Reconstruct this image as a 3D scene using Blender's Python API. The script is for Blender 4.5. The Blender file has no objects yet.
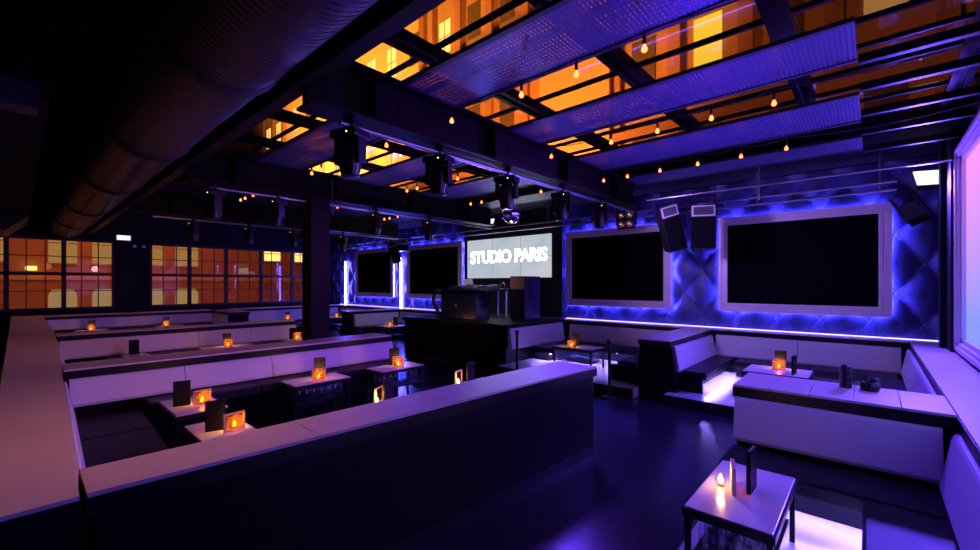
import bpy, bmesh, math, random
from mathutils import Vector, Matrix
random.seed(7)
S = bpy.context.scene
C = S.collection
PI = math.pi

# ------------------------------------------------------------------ view
S.view_settings.view_transform = 'Standard'
S.view_settings.look = 'None'
S.view_settings.exposure = 0.0
S.view_settings.gamma = 1.0
S.view_settings.use_curve_mapping = False
cam = bpy.data.cameras.new('camera'); cam.sensor_fit = 'HORIZONTAL'; cam.sensor_width = 36
cam.lens = 425 / 980 * 36; cam.shift_y = 9 / 980; cam.clip_start = .02; cam.clip_end = 400
co = bpy.data.objects.new('camera', cam); C.objects.link(co)
co.location = (0, 0, 1.9); co.rotation_euler = (PI/2, 0, math.radians(41.9)); S.camera = co

# ------------------------------------------------------------------ materials
def nt(name):
    m = bpy.data.materials.new(name); m.use_nodes = True
    t = m.node_tree; return m, t.nodes, t.links, t.nodes['Principled BSDF']
def mat(name, col, rough=.5, metal=0, noise=0, nscale=8, bump=0, bscale=60, spec=.5, coat=0):
    m, n, l, p = nt(name)
    p.inputs['Base Color'].default_value = (*col, 1)
    p.inputs['Roughness'].default_value = rough; p.inputs['Metallic'].default_value = metal
    p.inputs['Specular IOR Level'].default_value = spec; p.inputs['Coat Weight'].default_value = coat
    tc = n.new('ShaderNodeTexCoord')
    if noise:
        t = n.new('ShaderNodeTexNoise'); t.inputs['Scale'].default_value = nscale; t.inputs['Detail'].default_value = 5
        l.new(tc.outputs['Object'], t.inputs['Vector'])
        r = n.new('ShaderNodeMapRange'); r.inputs['To Min'].default_value = 1-noise; r.inputs['To Max'].default_value = 1+noise
        l.new(t.outputs['Fac'], r.inputs['Value'])
        v = n.new('ShaderNodeVectorMath'); v.operation = 'SCALE'; v.inputs[0].default_value = col
        l.new(r.outputs[0], v.inputs['Scale']); l.new(v.outputs[0], p.inputs['Base Color'])
    if bump:
        t = n.new('ShaderNodeTexNoise'); t.inputs['Scale'].default_value = bscale
        l.new(tc.outputs['Object'], t.inputs['Vector'])
        b = n.new('ShaderNodeBump'); b.inputs['Strength'].default_value = bump; b.inputs['Distance'].default_value = .01
        l.new(t.outputs['Fac'], b.inputs['Height']); l.new(b.outputs[0], p.inputs['Normal'])
    return m
def emis(name, col, s):
    m, n, l, p = nt(name); n.remove(p)
    e = n.new('ShaderNodeEmission'); e.inputs[0].default_value = (*col, 1); e.inputs[1].default_value = s
    l.new(e.outputs[0], n['Material Output'].inputs[0]); return m
def glass(name, tint=(1,1,1), base=.06, rough=.0, fres=1.45):
    m, n, l, p = nt(name); n.remove(p)
    tr = n.new('ShaderNodeBsdfTransparent'); tr.inputs[0].default_value = (*tint, 1)
    gl = n.new('ShaderNodeBsdfGlossy'); gl.inputs['Roughness'].default_value = rough
    lw = n.new('ShaderNodeLayerWeight'); lw.inputs[0].default_value = .5
    f = n.new('ShaderNodeMath'); f.operation = 'POWER'; f.inputs[1].default_value = 5; l.new(lw.outputs['Facing'], f.inputs[0])
    a = n.new('ShaderNodeMath'); a.operation = 'ADD'; a.inputs[1].default_value = base
    mx = n.new('ShaderNodeMixShader')
    l.new(f.outputs[0], a.inputs[0]); l.new(a.outputs[0], mx.inputs[0]); l.new(tr.outputs[0], mx.inputs[1]); l.new(gl.outputs[0], mx.inputs[2])
    l.new(mx.outputs[0], n['Material Output'].inputs[0]); return m

M = {}
M['warm_dim'] = emis('lamp_filament', (1,.42,.26), .9)
M['black'] = mat('matte_black', (.012,.012,.016), .55, noise=.3)
M['gloss_black'] = mat('gloss_black', (.01,.01,.014), .16)
M['dark_lam'] = mat('dark_laminate', (.004,.0035,.008), .45, noise=.25, nscale=3, spec=.12)
M['fascia'] = mat('dark_fascia', (.007,.005,.011), .38, spec=.25)
M['top'] = None
M['vinyl'] = mat('pale_vinyl', (.55,.54,.66), .5, noise=.04, nscale=3, bump=.15, bscale=250)
M['seat'] = mat('dark_vinyl', (.009,.008,.016), .38, spec=.2, bump=.2, bscale=220)
M['steel'] = mat('dark_steel', (.007,.006,.010), .42, .0, spec=.2, noise=.3, nscale=4)
M['steel_brown'] = mat('weathered_steel', (.011,.006,.007), .5, .0, spec=.12, noise=.45, nscale=3, bump=.2, bscale=30)
M['pipe'] = mat('galvanised_pipe', (.45,.45,.5), .3, .9)
M['frame'] = mat('silver_frame', (.72,.64,.74), .4, .1)
M['screen'] = mat('screen_black', (.002,.002,.004), .6, spec=.02)
M['fixture'] = mat('fixture_black', (.009,.009,.012), .28)
M['lens'] = mat('fixture_lens', (.05,.05,.06), .05)
M['grille'] = mat('speaker_grille', (.004,.004,.007), .8, spec=.1, bump=.6, bscale=400)
M['label'] = mat('grey_horn_plate', (.07,.07,.09), .4, noise=.2)
M['white_pl'] = mat('white_plastic', (.75,.75,.78), .35)
M['lit_white'] = emis('lamp_white', (.80,.80,1.0), 1.6)
M['socket'] = mat('bulb_socket', (.02,.015,.012), .5)
M['bulb'] = emis('bulb_glow', (1,.14,.035), 6)
M['flame'] = emis('candle_flame', (1,.48,.12), 40)
M['wax'] = mat('wax', (.8,.6,.35), .5)
M['clear'] = glass('clear_glass', (.96,.96,.98), .05, .03)
M['amber'] = glass('smoky_amber_acrylic', (.62,.36,.16), .04, .15)
am = M['amber'].node_tree; tl = am.nodes.new('ShaderNodeBsdfTranslucent'); tl.inputs[0].default_value = (1,.62,.30,1)
mx2 = am.nodes.new('ShaderNodeMixShader'); mx2.inputs[0].default_value = .11
src = am.nodes['Material Output'].inputs[0].links[0].from_socket
am.links.new(src, mx2.inputs[1]); am.links.new(tl.outputs[0], mx2.inputs[2]); am.links.new(mx2.outputs[0], am.nodes['Material Output'].inputs[0])
M['amber_edge'] = mat('acrylic_edge', (.85,.62,.42), .25)
M['bottle'] = glass('clear_plastic', (.78,.84,.94), .14, .12)
M['cap'] = mat('bottle_cap', (.8,.8,.85), .4)
M['menu'] = mat('menu_cover', (.008,.006,.008), .5, spec=.2)
M['paper'] = mat('menu_paper', (.62,.62,.7), .5)
M['pane'] = glass('window_pane', (.92,.9,.88), .016, .0)
M['roofpane'] = glass('roof_pane', (.93,.88,.82), .01, .0)
M['led_blue'] = emis('led_blue', (.11,.09,1.0), 140)
M['led_edge'] = emis('led_violet', (.16,.11,1.0), 12)
M['led_white'] = emis('led_under_bench', (.32,.22,1.0), 160)
M['platform'] = mat('pale_platform_floor', (.42,.40,.46), .25, noise=.1, nscale=4)
M['plat_side'] = mat('platform_side', (.008,.008,.012), .4, spec=.2)
M['wall'] = mat('black_wall_paint', (.008,.007,.010), .7, noise=.3, spec=.2)
M['ceil'] = mat('black_ceiling_paint', (.008,.007,.009), .8, noise=.35, nscale=2, spec=.2)
M['leather'] = mat('tufted_blue_vinyl', (.036,.040,.17), .42, bump=.12, bscale=120)
M['piping'] = mat('seam_piping', (.17,.18,.5), .25)
M['button'] = mat('tuft_button', (.02,.02,.07), .4)
M['wood'] = mat('brown_wood', (.16,.075,.04), .5, noise=.3, nscale=6)
M['cord'] = mat('black_cord', (.01,.01,.01), .6)
M['mirror'] = mat('mirror_facets', (.8,.8,.85), .08, 1)
M['bluebox'] = mat('satin_black_box', (.035,.035,.06), .3, .3)
M['silver'] = mat('brushed_silver', (.6,.6,.65), .25, .9)

def tile_mat():   # pale laminate slabs with fine joints between them
    m, n, l, p = nt('pale_laminate_slabs')
    tc = n.new('ShaderNodeTexCoord')
    b = n.new('ShaderNodeTexNoise'); b.inputs['Scale'].default_value = 2.5; b.inputs['Detail'].default_value = 8
    mp = n.new('ShaderNodeMapping'); mp.inputs['Scale'].default_value = (1, 1, 1)
    l.new(tc.outputs['Object'], mp.inputs[0]); l.new(mp.outputs[0], b.inputs['Vector'])
    r = n.new('ShaderNodeValToRGB'); r.color_ramp.elements[0].color = (.50,.44,.42,1); r.color_ramp.elements[1].color = (.64,.58,.57,1)
    l.new(b.outputs['Fac'], r.inputs[0]); l.new(r.outputs[0], p.inputs['Base Color'])
    p.inputs['Roughness'].default_value = .38
    return m
M['top'] = tile_mat()
M['tabletop'] = mat('pale_tabletop', (.62,.58,.62), .22, noise=.05)

def floor_mat():
    m, n, l, p = nt('dark_plank_floor')
    tc = n.new('ShaderNodeTexCoord'); b = n.new('ShaderNodeTexBrick')
    b.inputs['Scale'].default_value = 1; b.inputs['Brick Width'].default_value = 1.5; b.inputs['Row Height'].default_value = .3
    b.inputs['Mortar Size'].default_value = .004
    b.inputs['Color1'].default_value = (.017,.013,.024,1); b.inputs['Color2'].default_value = (.013,.011,.020,1); b.inputs['Mortar'].default_value = (.012,.01,.015,1)
    l.new(tc.outputs['Object'], b.inputs[0]); l.new(b.outputs[0], p.inputs['Base Color'])
    p.inputs['Roughness'].default_value = .26; p.inputs['Specular IOR Level'].default_value = .38
    t = n.new('ShaderNodeTexNoise'); t.inputs['Scale'].default_value = 14; l.new(tc.outputs['Object'], t.inputs[0])
    bp = n.new('ShaderNodeBump'); bp.inputs['Strength'].default_value = .15; bp.inputs['Distance'].default_value = .01
    l.new(t.outputs[0], bp.inputs['Height']); l.new(bp.outputs[0], p.inputs['Normal'])
    return m
M['floor'] = floor_mat()

def perf_mat():   # perforated corrugated metal: slots across the panel
    m, n, l, p = nt('perforated_metal')
    p.inputs['Base Color'].default_value = (.075,.075,.20,1); p.inputs['Roughness'].default_value = .45; p.inputs['Metallic'].default_value = .3
    tc = n.new('ShaderNodeTexCoord'); sp = n.new('ShaderNodeSeparateXYZ'); l.new(tc.outputs['Object'], sp.inputs[0])
    def wave(out, per, thr):
        a = n.new('ShaderNodeMath'); a.operation = 'MULTIPLY'; a.inputs[1].default_value = 1/per; l.new(out, a.inputs[0])
        f = n.new('ShaderNodeMath'); f.operation = 'FRACT'; l.new(a.outputs[0], f.inputs[0])
        g = n.new('ShaderNodeMath'); g.operation = 'LESS_THAN'; g.inputs[1].default_value = thr; l.new(f.outputs[0], g.inputs[0]); return g
    gx = wave(sp.outputs[0], .034, .36); gy = wave(sp.outputs[1], .05, .7)
    mu = n.new('ShaderNodeMath'); mu.operation = 'MULTIPLY'; l.new(gx.outputs[0], mu.inputs[0]); l.new(gy.outputs[0], mu.inputs[1])
    sc_ = n.new('ShaderNodeMath'); sc_.operation = 'MULTIPLY'; sc_.inputs[1].default_value = .45; l.new(mu.outputs[0], sc_.inputs[0])
    tr = n.new('ShaderNodeBsdfTransparent'); mx = n.new('ShaderNodeMixShader')
    l.new(sc_.outputs[0], mx.inputs[0]); l.new(p.outputs[0], mx.inputs[1]); l.new(tr.outputs[0], mx.inputs[2])
    l.new(mx.outputs[0], n['Material Output'].inputs[0]); return m
M['perf'] = perf_mat()

def duct_mat():
    m, n, l, p = nt('corrugated_duct')
    p.inputs['Base Color'].default_value = (.09,.065,.08,1); p.inputs['Roughness'].default_value = .34; p.inputs['Metallic'].default_value = .5
    tc = n.new('ShaderNodeTexCoord'); w = n.new('ShaderNodeTexWave'); w.bands_direction = 'X'
    w.inputs['Scale'].default_value = 5.5; l.new(tc.outputs['Object'], w.inputs[0])
    b = n.new('ShaderNodeBump'); b.inputs['Strength'].default_value = .6; b.inputs['Distance'].default_value = .02
    l.new(w.outputs['Fac'], b.inputs['Height']); l.new(b.outputs[0], p.inputs['Normal']); return m
M['duct'] = duct_mat()

def brick_mat():
    m, n, l, p = nt('orange_brick')
    tc = n.new('ShaderNodeTexCoord'); mp = n.new('ShaderNodeMapping'); mp.inputs['Rotation'].default_value = (PI/2, 0, PI/2)
    l.new(tc.outputs['Object'], mp.inputs[0])
    b = n.new('ShaderNodeTexBrick'); b.inputs['Scale'].default_value = 1; b.inputs['Brick Width'].default_value = .5; b.inputs['Row Height'].default_value = .17
    b.inputs['Mortar Size'].default_value = .012
    b.inputs['Color1'].default_value = (.62,.26,.13,1); b.inputs['Color2'].default_value = (.42,.16,.09,1); b.inputs['Mortar'].default_value = (.34,.17,.10,1)
    l.new(mp.outputs[0], b.inputs[0]); l.new(b.outputs[0], p.inputs['Base Color']); p.inputs['Roughness'].default_value = .85
    return m
M['brick'] = brick_mat()
M['stucco'] = mat('ochre_stucco', (.52,.31,.16), .85, noise=.15, nscale=.6)
M['stucco_pale'] = mat('pale_ochre_stucco', (.82,.55,.28), .8, noise=.1, nscale=.6)
M['stucco_red'] = mat('reddish_pier', (.45,.24,.15), .85, noise=.15, nscale=.8)
M['win_dark'] = mat('street_window_dark', (.16,.11,.07), .2)
M['win_cream'] = emis('street_window_cream', (.95,.47,.14), .42)
M['win_pale'] = emis('street_window_pale', (.92,.56,.22), .40)
M['win_yellow'] = emis('street_window_yellow', (1.0,.62,.04), 1.25)
M['win_hot'] = emis('street_window_hot', (1.0,.60,.14), 2.4)
M['street'] = mat('asphalt', (.05,.045,.04), .8)

def screen_glow():
    m, n, l, p = nt('projection_glow'); n.remove(p)
    tc = n.new('ShaderNodeTexCoord'); sp = n.new('ShaderNodeSeparateXYZ'); l.new(tc.outputs['Generated'], sp.inputs[0])
    r = n.new('ShaderNodeValToRGB'); e = r.color_ramp.elements
    e[0].position = .1; e[0].color = (.14,.18,1.0,1); e[1].position = .9; e[1].color = (.52,.18,.95,1)
    l.new(sp.outputs[2], r.inputs[0])
    em = n.new('ShaderNodeEmission'); em.inputs[1].default_value = 1.9
    l.new(r.outputs[0], em.inputs[0]); l.new(em.outputs[0], n['Material Output'].inputs[0]); return m
M['glow'] = screen_glow()

def video_mat():
    m, n, l, p = nt('video_wall_picture'); n.remove(p)
    tc = n.new('ShaderNodeTexCoord'); t = n.new('ShaderNodeTexNoise'); t.inputs['Scale'].default_value = 1.2
    l.new(tc.outputs['Object'], t.inputs[0])
    r = n.new('ShaderNodeValToRGB'); e = r.color_ramp.elements
    e[0].position = .35; e[0].color = (.40,.50,.60,1); e[1].position = .65; e[1].color = (.56,.56,.62,1)
    l.new(t.outputs[0], r.inputs[0]); em = n.new('ShaderNodeEmission'); em.inputs[1].default_value = 1.0
    l.new(r.outputs[0], em.inputs[0]); l.new(em.outputs[0], n['Material Output'].inputs[0]); return m
M['video'] = video_mat()
M['letters'] = emis('bright_letters', (.95,.97,1.0), 9)

# ------------------------------------------------------------------ geometry collector
class G:
    def __init__(s): s.v = []; s.f = []; s.sm = []
    def add(s, vs, fs, smooth=False):
        o = len(s.v); s.v += [Vector(v) for v in vs]; s.f += [[o+i for i in f] for f in fs]; s.sm += [smooth]*len(fs); return s
    def box(s, x0, x1, y0, y1, z0, z1, b=0):
        if x0 > x1: x0, x1 = x1, x0
        if y0 > y1: y0, y1 = y1, y0
        if z0 > z1: z0, z1 = z1, z0
        if b:
            b = min(b, (x1-x0)*.45, (y1-y0)*.45, (z1-z0)*.45)
            bm = bmesh.new(); r = bmesh.ops.create_cube(bm, size=1)
            for v in bm.verts: v.co = Vector((x0+(v.co.x+.5)*(x1-x0), y0+(v.co.y+.5)*(y1-y0), z0+(v.co.z+.5)*(z1-z0)))
            bmesh.ops.bevel(bm, geom=bm.edges[:], offset=b, segments=2, affect='EDGES', profile=.6)
            return s.bm(bm, False)
        return s.add([(x0,y0,z0),(x1,y0,z0),(x1,y1,z0),(x0,y1,z0),(x0,y0,z1),(x1,y0,z1),(x1,y1,z1),(x0,y1,z1)],
                     [(0,3,2,1),(4,5,6,7),(0,1,5,4),(1,2,6,5),(2,3,7,6),(3,0,4,7)])
    def bm(s, bm, smooth=False):
        bm.verts.index_update()
        s.add([v.co.copy() for v in bm.verts], [[v.index for v in f.verts] for f in bm.faces], smooth); bm.free(); return s
    def prism(s, pts, axis, a0, a1):      # 2-D outline extruded along an axis
        n = len(pts)
        def P(p, a):
            return {'x': (a, p[0], p[1]), 'y': (p[0], a, p[1]), 'z': (p[0], p[1], a)}[axis]
        return s.add([P(p, a0) for p in pts]+[P(p, a1) for p in pts],
                     [list(range(n))[::-1], list(range(n, 2*n))]+[(i, (i+1) % n, n+(i+1) % n, n+i) for i in range(n)])
    def tube(s, a, b, r, r2=None, n=12, cap=True):
        a = Vector(a); b = Vector(b); r2 = r if r2 is None else r2
        d = (b-a).normalized(); u = d.orthogonal().normalized(); w = d.cross(u)
        vs = []
        for c, q in ((a, r), (b, r2)):
            vs += [c+(u*math.cos(2*PI*i/n)+w*math.sin(2*PI*i/n))*q for i in range(n)]
        s.add(vs, [(i, (i+1) % n, n+(i+1) % n, n+i) for i in range(n)], True)
        if cap: s.add(vs, [list(range(n))[::-1], list(range(n, 2*n))])
        return s
    def lathe(s, prof, c=(0,0,0), n=16, axis='z'):
        vs = []; m = len(prof)
        for r, h in prof:
            for i in range(n):
                a = 2*PI*i/n
                p = (r*math.cos(a), r*math.sin(a), h)
                if axis == 'x': p = (h, p[0], p[1])
                if axis == 'y': p = (p[0], h, p[1])
                vs.append((p[0]+c[0], p[1]+c[1], p[2]+c[2]))
        fs = [(j*n+i, j*n+(i+1) % n, (j+1)*n+(i+1) % n, (j+1)*n+i) for j in range(m-1) for i in range(n)]
        return s.add(vs, fs, True)
    def path(s, pts, r, n=8):
        for a, b in zip(pts[:-1], pts[1:]): s.tube(a, b, r, n=n)
        return s
    def xf(s, mtx, start=0):
        for i in range(start, len(s.v)): s.v[i] = mtx @ s.v[i]
        return s
WARP = None
def base_loc(parent):
    v = Vector((0,0,0))
    while parent: v += parent.location; parent = parent.parent
    return v
def obj(name, g, m, parent=None, local=False):
    me = bpy.data.meshes.new(name)
    off = Vector((0,0,0)) if local else base_loc(parent)
    if WARP: g.v = [WARP(v) for v in g.v]
    me.from_pydata([tuple(v-off) for v in g.v], [], g.f)
    me.polygons.foreach_set('use_smooth', g.sm); me.materials.append(M[m] if isinstance(m, str) else m)
    bm = bmesh.new(); bm.from_mesh(me); bmesh.ops.recalc_face_normals(bm, faces=bm.faces[:]); bm.to_mesh(me); bm.free()
    o = bpy.data.objects.new(name, me); C.objects.link(o); o.parent = parent; return o
def tag(o, label=None, cat=None, group=None, kind=None):
    if label: o['label'] = label
    if cat: o['category'] = cat
    if group: o['group'] = group
    if kind: o['kind'] = kind
    return o
def thing(name, label, cat, loc=(0,0,0), rz=0, group=None):
    o = bpy.data.objects.new(name, None); C.objects.link(o); o.empty_display_size = .1
    o.location = loc; o.rotation_euler = (0,0,rz); return tag(o, label, cat, group)
def struct(name, g, m, parent=None):
    o = obj(name, g, m, parent)
    if parent is None: o['kind'] = 'structure'
    return o
def sthing(name, loc=(0,0,0)):
    o = bpy.data.objects.new(name, None); C.objects.link(o); o.location = loc; o['kind'] = 'structure'; return o
def dup(root, loc, rz=0, label=None, group=None):
    r = root.copy(); C.objects.link(r); r.location = loc; r.rotation_euler = (0,0,rz)
    if label: r['label'] = label
    if group: r['group'] = group
    for ch in list(root.children):
        c = ch.copy(); C.objects.link(c); c.parent = r
        for g in list(ch.children):
            d = g.copy(); C.objects.link(d); d.parent = c
    return r
def light(name, kind, loc, col, e, rad=.1, tgt=None, ang=60, blend=.6, size=None):
    d = bpy.data.lights.new(name, kind); d.color = col; d.energy = e
    if kind in ('POINT', 'SPOT'): d.shadow_soft_size = rad
    if kind == 'SPOT': d.spot_size = math.radians(ang); d.spot_blend = blend
    if size: d.shape = 'RECTANGLE'; d.size, d.size_y = size
    o = bpy.data.objects.new(name, d); C.objects.link(o); o.location = loc
    if tgt: o.rotation_euler = (Vector(tgt)-Vector(loc)).to_track_quat('-Z', 'Y').to_euler()
    return o

# ------------------------------------------------------------------ the setting
XL, XR, YB, YF, ZC = -18.9, .9, 9.95, -3.0, 4.35
struct('floor', G().box(XL-.3, XR+.3, YF, YB+.3, -.1, 0), 'floor')
# tufted back wall : diamond pillows .68 x 1.0
def tufted():
    w, h, nd = .68, 1.0, 16
    x0, x1, z0, z1 = XL, XR, .98, 4.0
    nx = int(round((x1-x0)/(w/nd))); nz = int(round((z1-z0)/(h/nd)))
    g = G(); vs = []; ox = -.30; oz = .86
    for j in range(nz+1):
        z = z0+j*h/nd
        for i in range(nx+1):
            x = x0+i*w/nd
            a = (i/nd)+(j/nd)+.0; b = (i/nd)-(j/nd)+.5
            fa = abs(a-round(a)); fb = abs(b-round(b))
            p = ((1-(1-2*fa)**2)*(1-(1-2*fb)**2))**.6
            # button dimple in the middle of each diamond
            dm = math.hypot((abs(fa)-.5), (abs(fb)-.5)); p -= .35*math.exp(-(dm/.06)**2)
            vs.append((x, YB-.0-.090*p, z))
    fs = [(j*(nx+1)+i, j*(nx+1)+i+1, (j+1)*(nx+1)+i+1, (j+1)*(nx+1)+i) for j in range(nz) for i in range(nx)]
    g.add(vs, fs, True)
    o = struct('wall_back', g, 'leather')
    pg = G()
    yy = YB-.008; zt = 3.98; S_ = h/w
    for k in range(-10, 40):
        for sg in (1, -1):
            # seams run where a (or b) is a whole number: z = z0 + sg*(k - (x-x0)/w - off)*h
            off = 0 if sg == -1 else -.5
            # x as function of z
            def X(z): return x0+w*((k-(z-z0)/h) if sg == -1 else (k-.5+(z-z0)/h))
            za, zb_ = z0, zt; xa, xb = X(za), X(zb_)
            pts = []
            n_ = 24
            for q in range(n_+1):
                z = za+(zb_-za)*q/n_; x = X(z)
                if x0+.02 < x < x1-.02: pts.append((x, yy, z))
            if len(pts) > 1: pg.tube(pts[0], pts[-1], .007, n=5, cap=False)
    obj('seam_piping', pg, 'piping', o)
    k = 0
    # button centres where a and b are both half-integers
    for j in range(0, nz+1):
        for i in range(0, nx+1):
            a2 = i+j; b2 = i-j
            if (a2 % nd == nd//2) and (b2 % nd == 0):
                x = x0+i*w/nd; z = z0+j*h/nd
                if x < -14 or z > 3.75 or z < 1.15: continue
                hid = any(q[0]-.02 < x < q[1]+.02 and 1.34 < z < 3.28 for q in ((-16.6,-13.85),(-12.98,-10.05),(-9.8,-6.5),(-6.05,-3.34),(-2.38,.26)))
                if hid: continue
                b = G().lathe([(0,-.05),(.022,-.048),(.036,-.036),(.040,-.02)], (x, YB-.03, z), 10, 'y')
                if k < 98: obj('button', b, 'button', o)
                k += 1
tufted()
struct('trim_1', G().box(XL, XR, YB+.0, YB+.3, 0, ZC), 'wall')           # solid wall behind the upholstery
struct('trim_2', G().box(XL, XR, 8.1, YB, 4.0, 4.35), 'ceil')           # black soffit over the upholstered wall
struct('wall_front', G().box(XL, XR+.3, YF-.2, YF, 0, ZC), 'wall')
# ceiling : solid above the duct, soffits round the glass roof
struct('ceiling', G().box(XL-.3, XR+.3, YF-.2, 1.70, 4.35, 4.5).box(XL-.3,-11.4, 1.70, 8.1, 4.35, 4.5), 'ceil')
struct('trim_3', G().box(XL, XR, 1.52, 1.58, 3.52, 4.35).box(XL, XR, 1.50, 1.62, 3.50, 3.52).box(XL, XR, 1.58, 1.72, 3.98, 4.35).box(XL, XR, 1.58, 1.62, 3.72, 3.76), 'steel')
# left wall with its two long windows
wl = G()
wl.box(XL-.25, XL, YF, YB, 0, 1.08).box(XL-.25, XL, YF, YB, 3.35, ZC)
wl.box(XL-.25, XL, 2.21, 3.14, 1.08, 3.35).box(XL-.25, XL, YF, -2.6, 1.08, 3.35).box(XL-.25, XL, 9.75, YB, 1.08, 3.35)
struct('wall_left', wl, 'wall')
def long_window(n, y0, y1, mull):
    w = sthing('window_%d' % n, (XL, (y0+y1)/2, 1.08))
    g = G(); X0, X1 = XL-.14, XL-.02
    g.box(X0, X1, y0, y1, 1.08, 1.16).box(X0, X1, y0, y1, 3.27, 3.35).box(X0, X1, y0, y0+.07, 1.16, 3.27).box(X0, X1, y1-.07, y1, 1.16, 3.27)
    g.box(X0, X1, y0+.07, y1-.07, 2.17, 2.27)
    for y in mull: g.box(X0, X1, y-.055, y+.055, 1.16, 3.27)
    obj('window_frame', g, 'black', w)
    b = G(); ed = [y0]+list(mull)+[y1]
    for a, c in zip(ed[:-1], ed[1:]):
        k = max(1, round((c-a)/.42))
        for i in range(1, k):
            y = a+(c-a)*i/k; b.box(XL-.1, XL-.07, y-.013, y+.013, 1.16, 3.27)
    for z in (1.68, 2.77): b.box(XL-.1, XL-.07, y0, y1, z-.013, z+.013)
    obj('glazing_bars', b, 'black', w)
    obj('pane', G().box(XL-.088, XL-.082, y0+.03, y1-.03, 1.1, 3.3), 'pane', w)
long_window(1, -2.6, 2.21, (-1.42, -.2, 1.0))
long_window(2, 3.14, 9.75, (4.32, 5.53, 6.82, 8.1, 9.2))
# right wall and its bright window
wr = G().box(XR, XR+.3, YF, YB, 0, 1.02).box(XR, XR+.3, 8.42, YB, 1.02, ZC).box(XR, XR+.3, YF, 8.42, 3.68, ZC)
struct('wall_right', wr, 'wall')
struct('trim_4', G().box(.74, XR, 8.9, 9.1, .98, 4.0).box(.80, XR, 8.45, 8.9, .98, 4.0), 'wall')
t = thing('projection_screen', 'tall glowing pink and blue screen in a stepped frame on the right wall', 'screen', (XR, 5.2, 1.0))
g = G()
for k, (dx, w) in enumerate(((.075, .05), (.05, .10), (.02, .16))):
    g.box(XR-dx, XR+.06, 2.0, 8.42, 1.02, 1.02+w).box(XR-dx, XR+.06, 2.0, 8.42, 3.68-w, 3.68).box(XR-dx, XR+.06, 8.42-w, 8.42, 1.02, 3.68).box(XR-dx, XR+.06, 2.0, 2.0+w, 1.02, 3.68)
obj('frame', g, 'frame', t)
obj('glowing_surface', G().box(XR+.02, XR+.035, 2.16, 8.26, 1.18, 3.52), 'glow', t)
# platforms under the right booths
struct('platform', G().box(-2.45, .45, 6.85, 9.5, 0, .15).box(-.95, .45, 5.1, 6.85, 0, .15), 'platform')
struct('platform', G().box(-5.95, -2.95, 6.85, 9.5, 0, .15), 'platform')
struct('platform', G().box(-.95, .45, 1.2, 4.4, 0, .15), 'platform')
struct('trim_5', G().box(-2.45, -.97, 6.82, 6.85, 0, .15).box(-5.95, -2.95, 6.82, 6.85, 0, .15).box(-.98, -.95, 1.2, 6.85, 0, .15), 'plat_side')

# roof steelwork
def ibeam(x, y0, y1, label):
    g = G(); z0, z1, w = 3.38, 3.84, .16
    g.box(x-w, x+w, y0, y1, z0, z0+.025).box(x-w, x+w, y0, y1, z1-.025, z1).box(x-.012, x+.012, y0, y1, z0+.025, z1-.025)
    g.box(x-.05, x-.012, y0, y1, z0+.025, z1-.025)
    y = y0+.6
    while y < y1:
        g.box(x-w+.02, x+w-.02, y-.008, y+.008, z0+.025, z1-.025); y += 1.65
    o = thing('roof_beam', label, 'beam', (x, (y0+y1)/2, z0))
    obj('steel_section', g, 'steel_brown', o)
    p = G().tube((x+.02, y0+.3, z0-.06), (x+.02, y1, z0-.06), .025)
    obj('rigging_pipe', p, 'pipe', o)
    return o
ibeam(-3.5, 1.60, 8.1, 'big steel roof beam nearest the camera carrying the largest moving lights')
ibeam(-7.25, 1.60, 8.1, 'steel roof beam resting on the square pillar')
ibeam(-11.2, 1.60, 8.1, 'farthest steel roof beam in front of the street windows')
pl = G().box(-7.42, -7.08, 3.34, 3.68, 0, 3.38, .01)
o = thing('pillar', 'square dark steel pillar standing between the long booth ledges', 'pillar', (-7.25, 3.51, 0))
obj('shaft', pl, 'steel_brown', o); obj('cap_plate', G().box(-7.47,-7.03,3.29,3.73,3.35,3.38), 'steel', o)
obj('chain', G().path([(-7.05,3.7,3.75),(-7.04,3.72,3.1)], .008, 6), 'pipe', o)

# glass roof
sk = sthing('window_3', (-3.5, 5, 4.2))
Z0 = 4.2
g = G()
for x in (.74, -.6, -1.95, -3.3, -4.65, -6.0, -7.35, -8.7, -10.05, -11.4):
    g.box(x-.09, x-.03, 1.7, 8.1, Z0-.05, Z0+.06).box(x+.03, x+.09, 1.7, 8.1, Z0-.05, Z0+.06).box(x-.03, x+.03, 1.7, 8.1, Z0-.02, Z0+.04)
obj('sliding_track', g, 'steel', sk)
g = G()
y = 2.2
while y < 8.1:
    g.box(-11.4, XR, y-.02, y+.02, Z0-.005, Z0+.04); y += .55
obj('glazing_bar', g, 'steel', sk)
obj('pane', G().box(-11.4, XR, 1.7, 8.1, Z0+.045, Z0+.051), 'roofpane', sk)
# perforated panels
def panel(x0, x1, y0, y1, label):
    t = thing('perforated_panel', label, 'ceiling panel', ((x0+x1)/2, (y0+y1)/2, 3.80), 0, None)
    n = max(2, int((x1-x0)/.9))
    obj('metal_sheet', G().box(x0, x1, y0+.02, y1-.02, 3.805, 3.808), 'perf', t)
    g = G().box(x0, x1, y0-.02, y0+.03, 3.795, 3.83).box(x0, x1, y1-.03, y1+.02, 3.795, 3.83)
    obj('edge_rail', g, 'black', t)
rows = [(2.46, 3.2, 'nearest the camera'), (4.05, 4.78, 'second from the camera'), (5.65, 6.6, 'third from the camera'), (7.3, 8.0, 'farthest, beside the upholstered wall')]
for y0, y1, w in rows:
    panel(-3.34, -.09, y0, y1, 'blue-lit perforated ceiling panel in the right bay, '+w)
    panel(-7.09, -3.66, y0, y1, 'blue-grey ceiling panel in the middle bay between beams, '+w)
    panel(-11.04, -7.41, y0, y1, 'dim ceiling panel in the left bay behind the pillar beam, '+w)
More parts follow.
